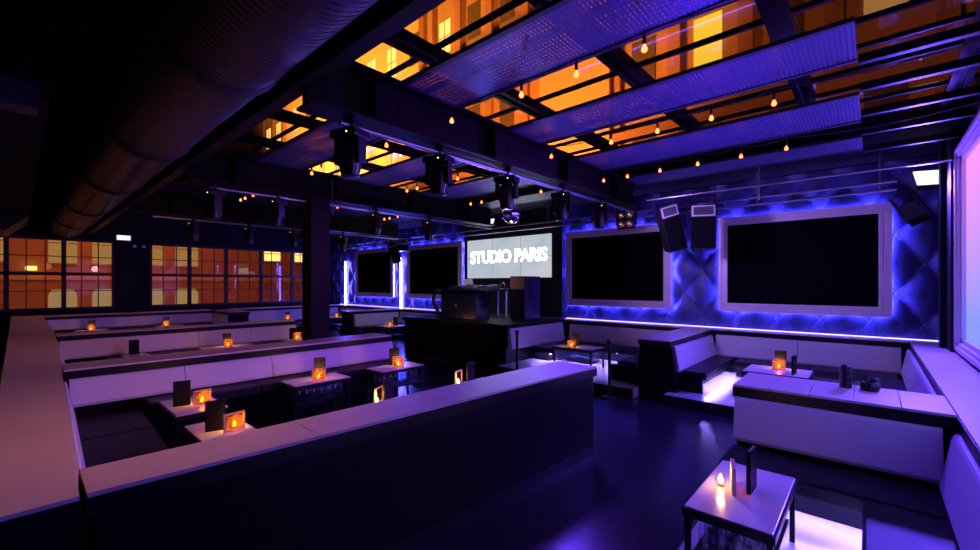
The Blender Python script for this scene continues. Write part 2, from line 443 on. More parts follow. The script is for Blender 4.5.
# rails running on to the right wall
for y, z, l in ((5.25, 4.0, 'nearest'), (6.0, 4.0, 'second'), (6.75, 3.95, 'third'), (7.4, 3.9, 'fourth'), (8.15, 3.85, 'farthest')):
    tag(obj('ceiling_rail', G().box(-.09, XR, y-.04, y+.04, z-.05, z+.03, .008), 'steel'), 'dark steel rail to the right wall beyond the perforated panels, %s of five' % l, 'rail', 'rails between the panels and the right wall')
# corrugated round duct along the ceiling
t = thing('ventilation_duct', 'large round corrugated duct along the dark ceiling above the left booths', 'duct', (-9, 1.1, 3.3))
prof = []
g = G(); N = 40; R = .43
xs = [XL+.05+i*.03 for i in range(int((XR-XL)/.03))]
vs = []; 
def ring(x, r): return [(x, 1.04+r*math.cos(2*PI*k/N), 3.78+r*math.sin(2*PI*k/N)) for k in range(N)]
xs2 = [XL+.02, XR]
g.add(ring(xs2[0], R)+ring(xs2[1], R), [(k, (k+1) % N, N+(k+1) % N, N+k) for k in range(N)], True)
obj('duct_wall', g, 'duct', t)
for x in (-1.2, -3.6, -6.2, -9.0, -12.3, -15.5):
    g = G(); g.lathe([(R+.001, x-.07), (R+.02, x-.06), (R+.02, x+.06), (R+.001, x+.07)], (0, 1.04, 3.78), N, 'x')
    obj('joint_band', g, 'black', t)
# rectangular duct and its branch, far left
t = thing('box_duct', 'dark rectangular duct hanging beside the round duct at far left', 'duct', (-9, -.4, 3.4))
obj('duct_wall', G().box(-17.5, -5.5, -.75, .2, 3.55, 4.25, .02), 'ceil', t)
g = G().prism([(-.65,3.55),(-.2,3.15),(.2,3.55)], 'x', -17.4, -15.2); obj('angled_outlet', g, 'steel', t)
g = G().box(-5.2, -4.95, -.35, .12, 3.3, 3.5); obj('bracket', g, 'bluebox', t)
g = G()
for k in range(9): g.box(-5.52, -5.48, -.7+.1*k, -.63+.1*k, 3.6, 4.2)
obj('grille', g, 'fixture', t)

# ------------------------------------------------------------------ screens on the back wall
def wall_screen(x0, x1, z0, z1, label):
    t = thing('framed_screen', label, 'screen', ((x0+x1)/2, YB-.1, z0))
    y = YB-.17
    g = G()
    fw = .15
    def rect(a, yy0, yy1, w):
        g.box(x0+a, x1-a, yy0, yy1, z0+a, z0+a+w, .006).box(x0+a, x1-a, yy0, yy1, z1-a-w, z1-a, .006)
        g.box(x0+a, x0+a+w, yy0, yy1, z0+a+w, z1-a-w, .006).box(x1-a-w, x1-a, yy0, yy1, z0+a+w, z1-a-w, .006)
    rect(0, y, y+.06, .07); rect(.07, y+.02, y+.06, .04); rect(.11, y+.005, y+.06, .06)
    obj('frame', g, 'frame', t)
    obj('display', G().box(x0+.16, x1-.16, y+.025, y+.05, z0+.16, z1-.16), 'screen', t)
    obj('backing_box', G().box(x0+.15, x1-.15, y+.06, YB-.03, z0+.15, z1-.15), 'black', t)
    g = G(); e = .014; a = .035
    for xx in (x0+a, x1-a): g.box(xx-e/2, xx+e/2, y+.062, y+.085, z0+a, z1-a)
    for zz in (z0+a, z1-a): g.box(x0+a+e, x1-a-e, y+.062, y+.085, zz-e/2, zz+e/2)
    obj('led_strip', g, 'led_blue', t)
    return t
wall_screen(-2.38, .26, 1.34, 3.27, 'large black screen in silver frame with blue backlight, nearest the right wall')
wall_screen(-6.06, -3.34, 1.34, 3.27, 'black framed screen with blue backlight between video wall and corner speakers')
wall_screen(-12.98, -10.05, 1.37, 3.32, 'blue-backlit framed screen just left of the white video wall')
wall_screen(-16.6, -13.85, 1.38, 3.34, 'farthest blue-backlit framed screen next to the street windows')
# blue LED tubes standing in the corner and between the screens
for x, l in ((-17.5, 'in the corner beside the street windows'), (-13.4, 'between the two farthest framed screens')):
    tag(obj('led_tube', G().tube((x, YB-.12, 0.985), (x, YB-.12, 2.9), .03), 'led_blue'), 'upright glowing blue light tube '+l, 'light')
# video wall
t = thing('video_wall', 'bright white video wall of six screens with lettering behind the DJ booth', 'screen', (-8.15, YB-.1, 2.05))
W0, W1, H0, H1 = -9.8, -6.53, 2.08, 3.30
for i in range(3):
    for j in range(2):
        a = W0+(W1-W0)/3*i; b = H0+(H1-H0)/2*j
        obj('display', G().box(a+.012, a+(W1-W0)/3-.012, YB-.14, YB-.12, b+.006, b+(H1-H0)/2-.006), 'video', t)
obj('mount', G().box(W0, W1, YB-.12, YB-.02, H0, H1), 'label', t)
cu = bpy.data.curves.new('lettering', 'FONT'); cu.body = 'STUDIO PARIS'; cu.size = .56; cu.align_x = 'CENTER'; cu.align_y = 'CENTER'; cu.extrude = .004; cu.offset = .012; cu.space_character = .98
to = bpy.data.objects.new('tmp_text', cu); C.objects.link(to)
dg = bpy.context.evaluated_depsgraph_get(); me = bpy.data.meshes.new_from_object(to.evaluated_get(dg)); bpy.data.objects.remove(to)
wd = max(v.co.x for v in me.vertices)-min(v.co.x for v in me.vertices); k = 2.95/wd
me.transform(Matrix.Translation((0, YB-.148-(YB-.1), 2.72-2.05)) @ Matrix.Rotation(PI/2, 4, 'X') @ Matrix.Diagonal((k, .92, 1, 1)))
me.materials.clear(); me.materials.append(M['letters'])
lo = bpy.data.objects.new('lettering', me); C.objects.link(lo); lo.parent = t

# black drape band round the video wall
tag(obj('wall_panel', G().box(-9.95, -6.2, YB-.115, YB-.09, .98, 3.9), 'black'), 'plain black wall panel behind the white video wall', 'panel')

# ------------------------------------------------------------------ banquettes
LT = .98
def ledge(t, x0, x1, y0, y1, cuts='x', step=1.15, z=LT):
    # pale slabs with narrow joints, on a dark fascia
    a, b = (x0, x1) if cuts == 'x' else (y0, y1)
    n = max(1, round((b-a)/step)); w = (b-a)/n
    for i in range(n):
        p, q = a+i*w+.002, a+(i+1)*w-.002
        g = G().box(p, q, y0+.004, y1-.004, z-.02, z, .002) if cuts == 'x' else G().box(x0+.004, x1-.004, p, q, z-.02, z, .002)
        obj('ledge_slab', g, 'top', t)
    obj('fascia', G().box(x0, x1, y0, y1, z-.105, z-.021), 'fascia', t)
def backrest(t, side, a, b, c, z0=.46, z1=.872, width=1.12, m='vinyl', skip=0):
    # side: direction faced; a..b along the run; c = plane of the ledge edge
    n = max(1, round((b-a)/width)); w = (b-a)/n
    s = 1 if side[0] == '+' else -1; ax = side[1]
    for i in range(n):
        p, q = a+i*w+.004, a+(i+1)*w-.004
        pr = [(c-s*.10, z0), (c+s*.085, z0), (c+s*.10, z0+.03), (c+s*.035, z1-.02), (c+s*.022, z1), (c-s*.10, z1)]
        g = G().prism(pr, 'y' if ax == 'x' else 'x', p, q)
        obj('backrest', g, m, t)
def seat(t, side, a, b, c, depth=.50, z=.47, led=None, front=.012, zb=0.0, cut=0):
    s = 1 if side[0] == '+' else -1; ax = side[1]
    n = max(1, round((b-a)/1.12)); w = (b-a)/n
    for i in range(n):
        p, q = a+i*w+.003, a+(i+1)*w-.003
        lo, hi = sorted((c+s*.0, c+s*depth))
        g = G().box(lo, hi, p, q, z-.12, z, .02) if ax == 'x' else G().box(p, q, lo, hi, z-.12, z, .02)
        obj('seat_cushion', g, 'seat', t)
    lo, hi = sorted((c+s*.0, c+s*(depth-.22)))
    g = G().box(lo, hi, a+cut, b, zb, z-.125) if ax == 'x' else G().box(a, b, lo, hi, zb, z-.125)
    obj('seat_base', g, 'dark_lam', t)
    if led:
        lo, hi = sorted((c+s*(depth-.085), c+s*(depth-.06)))
        g = G().box(lo, hi, a+.03, b-.03, z-.1245, z-.1205) if ax == 'x' else G().box(a+.03, b-.03, lo, hi, z-.1245, z-.1205)
        obj('led_strip', g, led, t)
def body(t, x0, x1, y0, y1, z=LT-.11, m='dark_lam', inset=.03):
    obj('base', G().box(x0+inset, x1-inset, y0+inset, y1-inset, 0, z), m, t)
    obj('plinth', G().box(x0+inset-.008, x1-inset+.008, y0+inset-.008, y1-inset+.008, 0, .10), 'fascia', t)

# front run (X -2.87..-2.37)
WARP = lambda v: Vector((v.x+((.067*(v.y-.15)-.21) if v.x > -2.6 else (.03*(v.y-.2)-.06)), v.y, v.z))
t = thing('banquette', 'long front booth wall with pale ledge running diagonally across the foreground', 'banquette', (-2.62, 2.2, 0))
ledge(t, -2.87, -2.35, .205, 4.33, 'y', .98); body(t, -2.87, -2.35, .205, 4.33)
backrest(t, '-x', .46, 4.3, -2.87); seat(t, '-x', .46, 4.3, -2.95, .45)
WARP = None
# left run
WARP = lambda v: Vector((v.x, v.y+((min(.5, .2+.036*(-v.x-2.93))-.395) if v.y > .15 else 0), v.z))
t = thing('banquette', 'long pale ledge and dark booth wall receding along the far left edge', 'banquette', (-10, .15, 0))
ledge(t, -18.2, -2.555, -.10, .395, 'x', 3.2); body(t, -18.2, -2.555, -.10, .395)
for a, b in ((-6.32, -2.98), (-10.76, -7.0), (-17.3, -11.4)):
    backrest(t, '+y', a, b, .395, width=1.7); seat(t, '+y', a, b-.5 if a > -7 else b, .48, .55)
WARP = None
# rows
def row(x0, x1, y0, y1, label, led=None, backside=True, zs=.58):
    t = thing('banquette', label, 'banquette', ((x0+x1)/2, (y0+y1)/2, 0))
    ledge(t, x0, x1, y0, y1, 'y', 2.15); body(t, x0, x1, y0, y1)
    backrest(t, '+x', y0+.04, y1, x1, width=1.1, z0=zs); seat(t, '+x', y0+.66, y1, x1+.03, .40, z=zs-.012)
    if backside: seat(t, '-x', y0+.66, 3.3, x0-.02, .42)
    return t
row(-6.95, -6.42, .335, 4.5, 'pale booth wall with purple-lit backrests, second row from the camera')
row(-11.35, -10.85, .485, 4.72, 'pale booth wall with lit backrests, third row, ending just before the pillar', zs=.54)
row(-18.0, -17.4, .505, 4.62, 'pale booth wall directly under the street windows, left part', backside=False)
t = thing('banquette', 'short dark booth divider jutting out below the street windows', 'banquette', (-16.6, 4.95, 0))
ledge(t, -17.38, -15.7, 4.65, 5.3, 'x', 1.7); body(t, -17.38, -15.7, 4.65, 5.3)
backrest(t, '-y', -17.25, -15.9, 4.65, width=1.4); seat(t, '-y', -16.9, -15.75, 4.56, .4)
t = thing('banquette', 'pale booth wall below the street windows, right of the short divider', 'banquette', (-17.7, 7.4, 0))
ledge(t, -18.0, -17.4, 5.32, 9.48, 'y', 2.15); body(t, -18.0, -17.4, 5.32, 9.48)
backrest(t, '+x', 5.36, 9.4, -17.4, width=1.1); seat(t, '+x', 5.36, 9.0, -17.31, .42, led='led_edge')
# run along the upholstered wall
t = thing('banquette', 'long booth wall with bright ledge running below the blue upholstered wall', 'banquette', (-8, 9.7, 0))
ledge(t, -18.0, .85, 9.5, YB-.07, 'x', 3.1); body(t, -18.0, .85, 9.5, YB-.07)
for a, b, led in ((-17.3, -13.65, 'led_edge'), (-12.95, -9.65, 'led_edge'), (-5.75, -3.05, 'led_white'), (-2.35, .36, 'led_white')):
    backrest(t, '-y', a, b, 9.5, width=1.35); seat(t, '-y', a+.45, b-.05, 9.41, .55, led=led, zb=0)
obj('led_strip', G().box(-18, -9.98, 9.845, 9.86, .982, .995).box(-6.1, .8, 9.845, 9.86, .982, .995), 'led_edge', t)  # glowing strip added to give the ledge its bright line
# far divider
t = thing('banquette', 'far booth divider with pale right side, left of the DJ platform', 'banquette', (-13.3, 8.5, 0))
ledge(t, -13.6, -13.0, 7.45, 9.48, 'y', 2.1); body(t, -13.6, -13.0, 7.45, 9.48)
backrest(t, '+x', 7.6, 9.4, -13.0, width=1.9); seat(t, '+x', 7.55, 9.0, -12.91, .45, led='led_edge'); seat(t, '-x', 7.55, 9.0, -13.6, .45, led='led_edge')
# DJ platform
t = thing('banquette', 'raised dark DJ platform block with pale backrest on its right side', 'platform', (-7.8, 8.3, 0))
obj('base', G().box(-9.6, -5.97, 7.18, 9.49, 0, .9), 'dark_lam', t)
obj('deck', G().box(-9.65, -5.92, 7.13, 9.49, .9, 1.0, .006), 'steel_brown', t)
backrest(t, '+x', 7.25, 9.4, -5.95, z1=.93, width=2.2)
seat(t, '+x', 7.9, 9.35, -5.86, .62, led='led_white', cut=.2)
obj('led_strip', G().box(-5.8,-5.3,7.95,7.975,.3455,.3495), 'led_white', t)
# mid divider
t = thing('banquette', 'booth divider with dark end face standing in the centre right', 'banquette', (-2.7, 8.2, 0))
ledge(t, -2.95, -2.42, 7.05, 9.48, 'y', 2.4); 
obj('base', G().prism([(-3.02,0),(-2.32,0),(-2.40,.87),(-2.93,.87)], 'y', 7.07, 9.48), 'dark_lam', t)
backrest(t, '+x', 7.2, 9.4, -2.42, width=2.2); backrest(t, '-x', 7.2, 9.4, -2.95, width=2.2)
seat(t, '+x', 7.35, 9.4, -2.34, .38, led='led_white'); seat(t, '-x', 7.5, 9.4, -3.04, .50, led='led_white')
obj('end_panel', G().box(-3.55, -2.0, 7.28, 7.34, 0, .44), 'dark_lam', t)
# right divider
t = thing('banquette', 'booth divider with pale lavender ledge slabs in the right foreground', 'banquette', (-.25, 4.7, 0))
ledge(t, -.95, .448, 4.40, 5.1, 'x', .28); body(t, -.95, .448, 4.40, 5.1)
backrest(t, '-y', -.93, .38, 4.40, width=1.4, z0=.50); seat(t, '-y', -.93, .38, 4.30, .50, led='led_white'); seat(t, '+y', -.93, .36, 5.02, .55, led='led_white')
# right wall run
t = thing('banquette', 'booth wall with wide pale ledge along the right wall', 'banquette', (.65, 4.5, 0))
ledge(t, .45, .86, .6, 9.48, 'y', 2.9); obj('base', G().box(.48, .86, .6, 9.48, 0, .87), 'dark_lam', t)
backrest(t, '-x', 5.18, 9.4, .45, width=2.0); backrest(t, '-x', 1.0, 4.30, .45, width=1.6)
seat(t, '-x', 5.6, 8.9, .36, .42, led='led_white'); seat(t, '-x', 1.0, 3.78, .36, .40, led='led_white')

# ------------------------------------------------------------------ tables
def make_table(x0, x1, y0, y1, label, lit=False):
    z = .58
    t = thing('cocktail_table', label, 'table', ((x0+x1)/2, (y0+y1)/2, TB))
    obj('tabletop', G().box(x0, x1, y0, y1, z-.012, z, .003), 'tabletop', t)
    g = G(); g.box(x0-.012, x1+.012, y0-.012, y1+.012, z-.055, z-.0125)
    obj('apron', g, 'fascia', t)
    for x in (x0, x1-.03):
        for y in (y0, y1-.03): obj('leg', G().box(x, x+.03, y, y+.03, TB, z-.056), 'fascia', t)
    obj('shelf', G().box(x0+.031, x1-.031, y0+.031, y1-.031, z-.295, z-.28), 'dark_lam', t)
    return t
def bottle_proto():
    b = thing('bottle', 'x', 'bottle', (0,0,-50), 0)
    obj('bottle_body', G().lathe([(0,.0),(.031,.0),(.034,.01),(.034,.05),(.031,.06),(.034,.07),(.034,.14),(.028,.165),(.013,.195),(.013,.205)], n=14), 'bottle', b, True)
    obj('cap', G().lathe([(0,.222),(.015,.222),(.015,.204),(0,.204)], n=12), 'cap', b, True)
    return b
first_bottle = [None]
def bottles(x0, x1, y0, y1, nx, ny, z, label, group):
    for i in range(nx):
        for j in range(ny):
            p = (x0+(x1-x0)*(i+.5)/nx, y0+(y1-y0)*(j+.5)/ny, z)
            if first_bottle[0] is None:
                first_bottle[0] = bottle_proto(); b = first_bottle[0]; b.location = p; b['label'] = label; b['group'] = group
            else: dup(first_bottle[0], p, 0, label, group)
# menus, candles, card stands
def proto_menu():
    b = thing('menu', 'x', 'menu', (0,0,-50))
    g = G().box(-.075, .075, -.012, -.006, 0, .27).box(-.075, .075, .006, .012, 0, .27).box(-.079, -.073, -.012, .012, 0, .27)
    obj('cover', g, 'menu', b, True); obj('page', G().box(-.073, .072, -.005, .005, .003, .262), 'paper', b, True); return b
def proto_candle():
    b = thing('tea_light', 'x', 'candle', (0,0,-50))
    obj('glass_cup', G().lathe([(0,.002),(.028,.002),(.036,.035),(.038,.05),(.035,.05),(.032,.034),(.025,.006),(0,.006)], n=18), 'clear', b, True)
    obj('wax', G().lathe([(0,.0062),(.019,.0062),(.019,.018),(0,.018)], n=14), 'wax', b, True)
    obj('flame', G().lathe([(0,.020),(.012,.027),(.015,.040),(.009,.060),(0,.080)], n=10), 'flame', b, True); return b
def proto_stand():
    b = thing('card_stand', 'x', 'card stand', (0,0,-50))
    obj('plate', G().box(-.078, .078, -.003, .003, .012, .158), 'amber', b, True)
    g = G().box(-.088, .088, -.012, .012, 0, .0115).box(-.088, .088, -.012, .012, .1585, .168).box(-.088, -.0785, -.012, .012, .012, .158).box(.0785, .088, -.012, .012, .012, .158)
    obj('rim', g, 'amber_edge', b, True); return b
PM, PC, PS = proto_menu(), proto_candle(), proto_stand()
used = {}
def place(p, loc, rz, label, group=None):
    if p.name not in used:
        used[p.name] = 1; p.location = loc; p.rotation_euler = (0,0,rz); p['label'] = label
        if group: p['group'] = group
        return p
    return dup(p, loc, rz, label, group)
CAMYAW = math.radians(41.9)
def face(x, y): return math.atan2(y, x)+PI/2-PI   # turn a plate so that it faces the aisle (towards origin)
TT = .58
def candle(x, y, z, label, stand=True, ds=.07, e=1.3, rz=None, tw=0):
    place(PC, (x, y, z), 0, 'small lit tea light '+label)
    light('candle_light', 'POINT', (x, y, z+.10), (1,.40,.11), e*2.2, .02)
    if stand:
        d = math.hypot(x, y); k = (d-ds)/d
        place(PS, (x*k-(.07 if tw else 0), y*k+(.07 if tw else 0), z), (face(x, y) if rz is None else rz)+tw, 'amber card stand before candle '+label)

TB = 0.0
make_table(-5.95, -5.18, 1.07, 1.53, 'small pale table in the near left booth, behind the other corner table')
make_table(-4.75, -4.15, 1.04, 1.46, 'small pale table in the near left booth closest to the front ledge corner')
tc_ = make_table(-5.97, -5.53, 2.40, 3.18, 'pale table with bottle shelf in the middle of the near left booth')
td_ = make_table(-5.90, -5.47, 3.67, 4.47, 'pale table with bottle shelf at the open end of the near left booth')
make_table(-4.13, -3.66, 2.35, 3.17, 'pale table half hidden behind the front ledge, menu standing on it')
make_table(-4.10, -3.62, 3.54, 4.42, 'pale table half hidden behind the right end of the front ledge')
make_table(-10.40, -9.92, 1.3, 1.66, 'pale table in the second booth row with a lone dark menu')
make_table(-10.40, -9.92, 2.5, 3.45, 'pale table in the second booth row with candle in its middle')
make_table(-10.40, -9.92, 4.15, 4.85, 'pale table in the second booth row beside the pillar')
make_table(-16.85, -16.3, 1.1, 1.8, 'pale table in the farthest left booth near the corner')
make_table(-16.85, -16.3, 2.9, 3.6, 'pale table in the farthest left booth next to the short divider')
make_table(-16.6, -16.1, 6.6, 7.3, 'pale table below the street windows left of the pillar')
make_table(-16.2, -15.6, 8.2, 8.8, 'pale table in the far corner booth right of the pillar')
make_table(-11.7, -11.0, 7.6, 8.2, 'pale table in the blue booth left of the DJ platform')
TB = .15
make_table(-5.05, -4.16, 7.65, 8.22, 'table with bottles underneath in the booth right of the DJ platform')
make_table(-1.47, -.66, 7.42, 8.1, 'pale table in the booth behind the right ledge slabs')
make_table(-.83, -.385, 2.66, 3.54, 'nearest table at bottom right with bottles on the shelf below')
bottles(-.79, -.42, 2.70, 3.50, 4, 7, .3005, 'clear bottle on the shelf of the nearest bottom right table', 'clear bottles under the nearest table')
bottles(-5.01, -4.2, 7.69, 8.18, 8, 4, .3005, 'clear bottle under the table right of the DJ platform', 'clear bottles under the table right of the DJ platform')
bottles(-5.93, -5.57, 2.44, 3.14, 3, 7, .3005, 'clear bottle under the middle table of the near left booth', 'clear bottles under the middle near left table')
bottles(-5.86, -5.51, 3.71, 4.43, 3, 7, .3005, 'clear bottle under the table at the open end of the near left booth', 'clear bottles under the open end table')
bottles(-11.66, -11.04, 7.64, 8.16, 5, 4, .3005, 'clear bottle under the blue-lit table left of the DJ platform', 'clear bottles under the far blue table')

PI2 = math.radians(35)
candle(-5.50, 1.37, TT, 'on the rear corner table of the near left booth', True, .07, 1.0, rz=1.7)
candle(-4.33, 1.33, TT, 'on the front corner table of the near left booth', True, .08, 1.0, rz=1.7)
candle(-5.70, 2.80, TT, 'on the middle table of the near left booth', e=1.2)
candle(-5.66, 4.10, TT, 'on the open end table of the near left booth', e=1.2)
candle(-4.03, 2.64, TT, 'on the table behind the front ledge middle', e=1.0, ds=.0, tw=1.1)
candle(-4.02, 3.86, TT, 'on the table behind the right end of the front ledge', e=.5, ds=.0, tw=1.1)
candle(-10.1, 2.98, TT, 'on the second row table left of the pillar', e=1.0)
candle(-10.25, 4.50, TT, 'on the second row table against the pillar', e=1.0)
candle(-16.6, 1.42, TT, 'on the farthest left table near the corner', e=1.0)
candle(-16.5, 3.14, TT, 'on the farthest left table by the short divider', e=1.0)
candle(-16.3, 6.8, TT, 'on the table left of the pillar under the windows', e=.9)
candle(-15.9, 8.55, TT, 'on the far corner table right of the pillar', e=.8)
candle(-11.3, 7.85, TT, 'on the blue booth table left of the DJ platform', e=.8)
candle(-4.66, 7.74, TT, 'on the table right of the DJ platform', e=1.0)
candle(-1.07, 7.92, TT, 'on the table behind the right ledge slabs', e=1.2)
candle(-.735, 3.08, TT, 'on the nearest bottom right table', False, e=.8)
place(PS, (-.66, 3.07, TT), 1.83, 'square card stand seen edge-on beside the candle on the nearest bottom right table')
ms = [(-5.56,1.20,'on the rear corner table of the near left booth'), (-4.40,1.20,'on the front corner table of the near left booth'),
      (-10.32,1.48,'alone on the second row table'), (-10.22,3.0,'behind the candle on the second row table'),
      (-5.87,2.90,'behind the candle on the middle near left table'), (-10.3,4.42,'on the second row table against the pillar'),
      (-4.03,2.78,'on the table behind the front ledge'), (-3.98,4.05,'behind the right end of the front ledge'),
      (-5.8,4.12,'behind the candle on the open end table'), (-4.72,8.02,'on the table right of the DJ platform'),
      (-1.06,8.04,'behind the candle past the right ledge slabs'), (-.57,3.14,'upright on the nearest bottom right table'),
      (-16.75,1.46,'on the farthest left table near the corner'), (-16.65,3.18,'on the farthest left table by the short divider'),
      (-16.45,6.86,'under the street windows left of the pillar'),(-11.25,8.05,'in the blue booth left of the DJ platform'),(-.84,7.6,'open and pale, right of the candle past the right ledge slabs')]
for x, y, l in ms:
    rz = face(x, y)
    if 'nearest' in l: rz += 1.35
    if 'ledge' in l and 'front' in l: rz += .9
    if 'open and pale' in l: rz += 1.3
    place(PM, (x, y, TT), rz, 'dark folded menu standing '+l if 'pale' not in l else 'folded menu standing '+l)

# dark cups on the right divider ledge
t = thing('shaker_stack', 'tall stack of dark cups on the right ledge slabs', 'cup', (-.17, 4.93, LT))
for k in range(3):
    obj('cup', G().lathe([(0,0),(.040,0),(.046,.012),(.042,.05),(.036,.06),(0,.06)], (0,0,.058*k), 18), 'fixture', t, True)
obj('lid', G().lathe([(0,.20),(.03,.198),(.042,.185),(.045,.172),(0,.172)], n=18), 'fixture', t, True)
t = thing('ashtray', 'squat dark bowl beside the cup stack on the right ledge slabs', 'bowl', (-.01, 4.93, LT))
obj('bowl', G().lathe([(0,0),(.06,0),(.066,.02),(.06,.07),(.05,.072),(.045,.03),(0,.025)], n=20), 'fixture', t, True)
t = thing('jar', 'small dark jar at the back of the bowl on the right ledge slabs', 'jar', (.02, 5.04, LT))
obj('jar_body', G().lathe([(0,0),(.04,0),(.043,.06),(.03,.08),(.03,.09),(0,.09)], n=18), 'fixture', t, True)

# stanchion posts
def stanchion(x, y, label):
    t = thing('stanchion', label, 'rope post', (x, y, 0))
    obj('base_disc', G().lathe([(0,0),(.16,0),(.16,.015),(.06,.035),(.025,.05)], n=28), 'gloss_black', t, True)
    obj('post', G().tube((0,0,.04),(0,0,.92), .027, n=16), 'gloss_black', t, True)
    obj('post_cap', G().lathe([(.03,.90),(.042,.91),(.042,.95),(.03,.965),(0,.972)], n=18), 'gloss_black', t, True)
stanchion(-5.30, 6.72, 'black rope post in front of the DJ platform corner')
stanchion(-3.27, 6.65, 'black rope post left of the centre right divider')

# ------------------------------------------------------------------ DJ equipment
t = thing('dj_desk', 'black DJ desk standing on the raised platform', 'desk', (-7.8, 7.9, 1.0))
obj('cabinet', G().box(-8.42, -7.15, 7.45, 7.95, 1.0, 1.72, .01), 'gloss_black', t)
obj('desk_top', G().box(-8.5, -6.75, 7.40, 8.30, 1.725, 1.78, .01), 'gloss_black', t)
for x in (-6.82, -7.1): obj('leg', G().tube((x, 8.22, 1.0), (x, 8.22, 1.725), .025), 'silver', t)
obj('leg', G().path([(-8.56,7.5,1.74),(-8.72,7.46,1.60),(-8.70,7.46,1.40),(-8.58,7.48,1.20),(-8.56,7.50,1.02)], .055, 10).tube((-8.56,7.5,1.0),(-8.56,7.5,1.03),.09), 'gloss_black', t)
em = G().lathe([(0,-.004),(.055,-.004),(.055,.0)], (-7.85, 7.444, 1.35), 20, 'y'); obj('emblem', em, 'silver', t)
t = thing('turntable', 'turntable at the left end of the DJ desk', 'turntable', (-8.05, 7.8, 1.78))
obj('plinth', G().box(-8.27,-7.83,7.62,7.98,1.78,1.85,.01), 'bluebox', t); obj('platter', G().lathe([(0,.012),(.15,.012),(.155,0),(0,0)], (-8.08,7.8,1.85), 28), 'silver', t)
obj('tonearm', G().path([(-7.88,7.92,1.88),(-7.9,7.75,1.885),(-7.98,7.70,1.88)], .006), 'silver', t)
t = thing('turntable', 'turntable at the right end of the DJ desk', 'turntable', (-7.05, 7.8, 1.78))
obj('plinth', G().box(-7.27,-6.83,7.62,7.98,1.78,1.85,.01), 'bluebox', t); obj('platter', G().lathe([(0,.012),(.15,.012),(.155,0),(0,0)], (-7.08,7.8,1.85), 28), 'silver', t)
obj('tonearm', G().path([(-6.88,7.92,1.88),(-6.9,7.75,1.885),(-6.98,7.70,1.88)], .006), 'silver', t)
t = thing('dj_mixer', 'silver DJ mixer between the two turntables', 'mixer', (-7.55, 7.8, 1.78))
obj('case', G().box(-7.72,-7.38,7.62,7.96,1.78,1.87,.01), 'silver', t)
for i in range(4):
    for j in range(3): obj('knob', G().tube((-7.67+.08*i,7.70+.09*j,1.87),(-7.67+.08*i,7.70+.09*j,1.892),.014,n=10), 'fixture', t)
t = thing('laptop', 'open white laptop on the back of the DJ desk', 'laptop', (-7.95, 8.12, 1.78))
obj('keyboard_deck', G().box(-8.13,-7.77,8.02,8.26,1.78,1.795), 'white_pl', t)
g = G().box(-.18,.18,-.006,.006,0,.24); g.xf(Matrix.Translation((-7.95,8.02,1.80)) @ Matrix.Rotation(.25,4,'X')); obj('lid', g, 'white_pl', t)
t = thing('headphones', 'pair of headphones at the right edge of the DJ desk', 'headphones', (-6.85, 8.12, 1.78))
obj('band', G().path([(-6.92+.0,8.12,1.82),(-6.92,8.12,1.90),(-6.86,8.12,1.95),(-6.80,8.12,1.90),(-6.80,8.12,1.82)], .012), 'silver', t)
for x in (-6.92,-6.80): obj('ear_cup', G().tube((x-.012,8.12,1.82),(x+.012,8.12,1.82),.038,n=14), 'fixture', t)
t = thing('subwoofer', 'tall dark loudspeaker cabinet right of the DJ desk in front of video wall', 'speaker', (-6.65, 8.8, 1.0))
obj('cabinet', G().box(-6.93,-6.45,8.5,9.15,1.0,2.1,.01), 'bluebox', t)
obj('wood_panel', G().box(-6.92,-6.46,8.485,8.499,1.78,2.08), 'wood', t)
obj('grille', G().box(-6.92,-6.46,8.485,8.499,1.02,1.76), 'grille', t)
tag(obj('drinking_glass', G().lathe([(0,0),(.028,0),(.034,.10),(.031,.10),(.026,.006),(0,.006)], (-6.98,7.6,1.0), 14), 'clear'), 'small clear glass on the platform right of the DJ desk', 'glass')

# ------------------------------------------------------------------ moving lights
def moving_head():
    t = thing('moving_light', 'x', 'stage light', (0,0,-50))
    # origin at the clamp (top)
    obj('clamp', G().box(-.03,.03,-.03,.03,-.10,0).box(-.05,.05,-.02,.02,-.03,.03), 'fixture', t, True)
    obj('base_box', G().box(-.15,.15,-.11,.11,-.19,-.10,.015), 'fixture', t, True)
    y = G().prism([(-.15,-.46),(-.118,-.46),(-.118,-.215),(.118,-.215),(.118,-.46),(.15,-.46),(.15,-.19),(-.15,-.19)], 'y', -.05, .05)
    obj('yoke', y, 'fixture', t, True)
    h = obj('head', G().lathe([(0,-.22),(.07,-.22),(.095,-.25),(.108,-.33),(.108,-.42),(.10,-.50),(.085,-.57),(.088,-.60),(0,-.60)], n=20), 'fixture', t, True)
    obj('front_lens', G().lathe([(0,-.612),(.06,-.606),(.072,-.601),(0,-.601)], n=18), 'lens', h, True)
    obj('indicator', G().tube((.06,-.112,-.15),(.06,-.117,-.15),.008,n=8), 'indicator', t, True)
    return t
M['indicator'] = emis('indicator_led', (.7,.9,.3), 3)
PH = moving_head(); PH.scale = (.95, .95, .82)
h1 = [(2.0,'largest moving light at upper left on the nearest beam'), (3.05,'moving light hanging below the middle of the nearest beam, second largest'), (4.2,'moving light hanging above the mirror ball'),
      (5.5,'moving light right of the mirror ball on the nearest beam'), (6.7,'farthest moving light on the nearest beam, beside the four-lamp blinder')]
for y, l in h1: place(PH, (-3.48, y, 3.352), .3, 'black '+l, 'moving lights on the nearest beam')
h2 = [(1.95,'leftmost moving light on the pillar beam'), (2.85,'moving light just left of the pillar on the pillar beam'), (4.7,'moving light just right of the pillar on the pillar beam'), (6.05,'moving light on the pillar beam above the left framed screen')]
for y, l in h2: place(PH, (-7.23, y, 3.352), .1, 'black '+l, 'moving lights on the pillar beam')
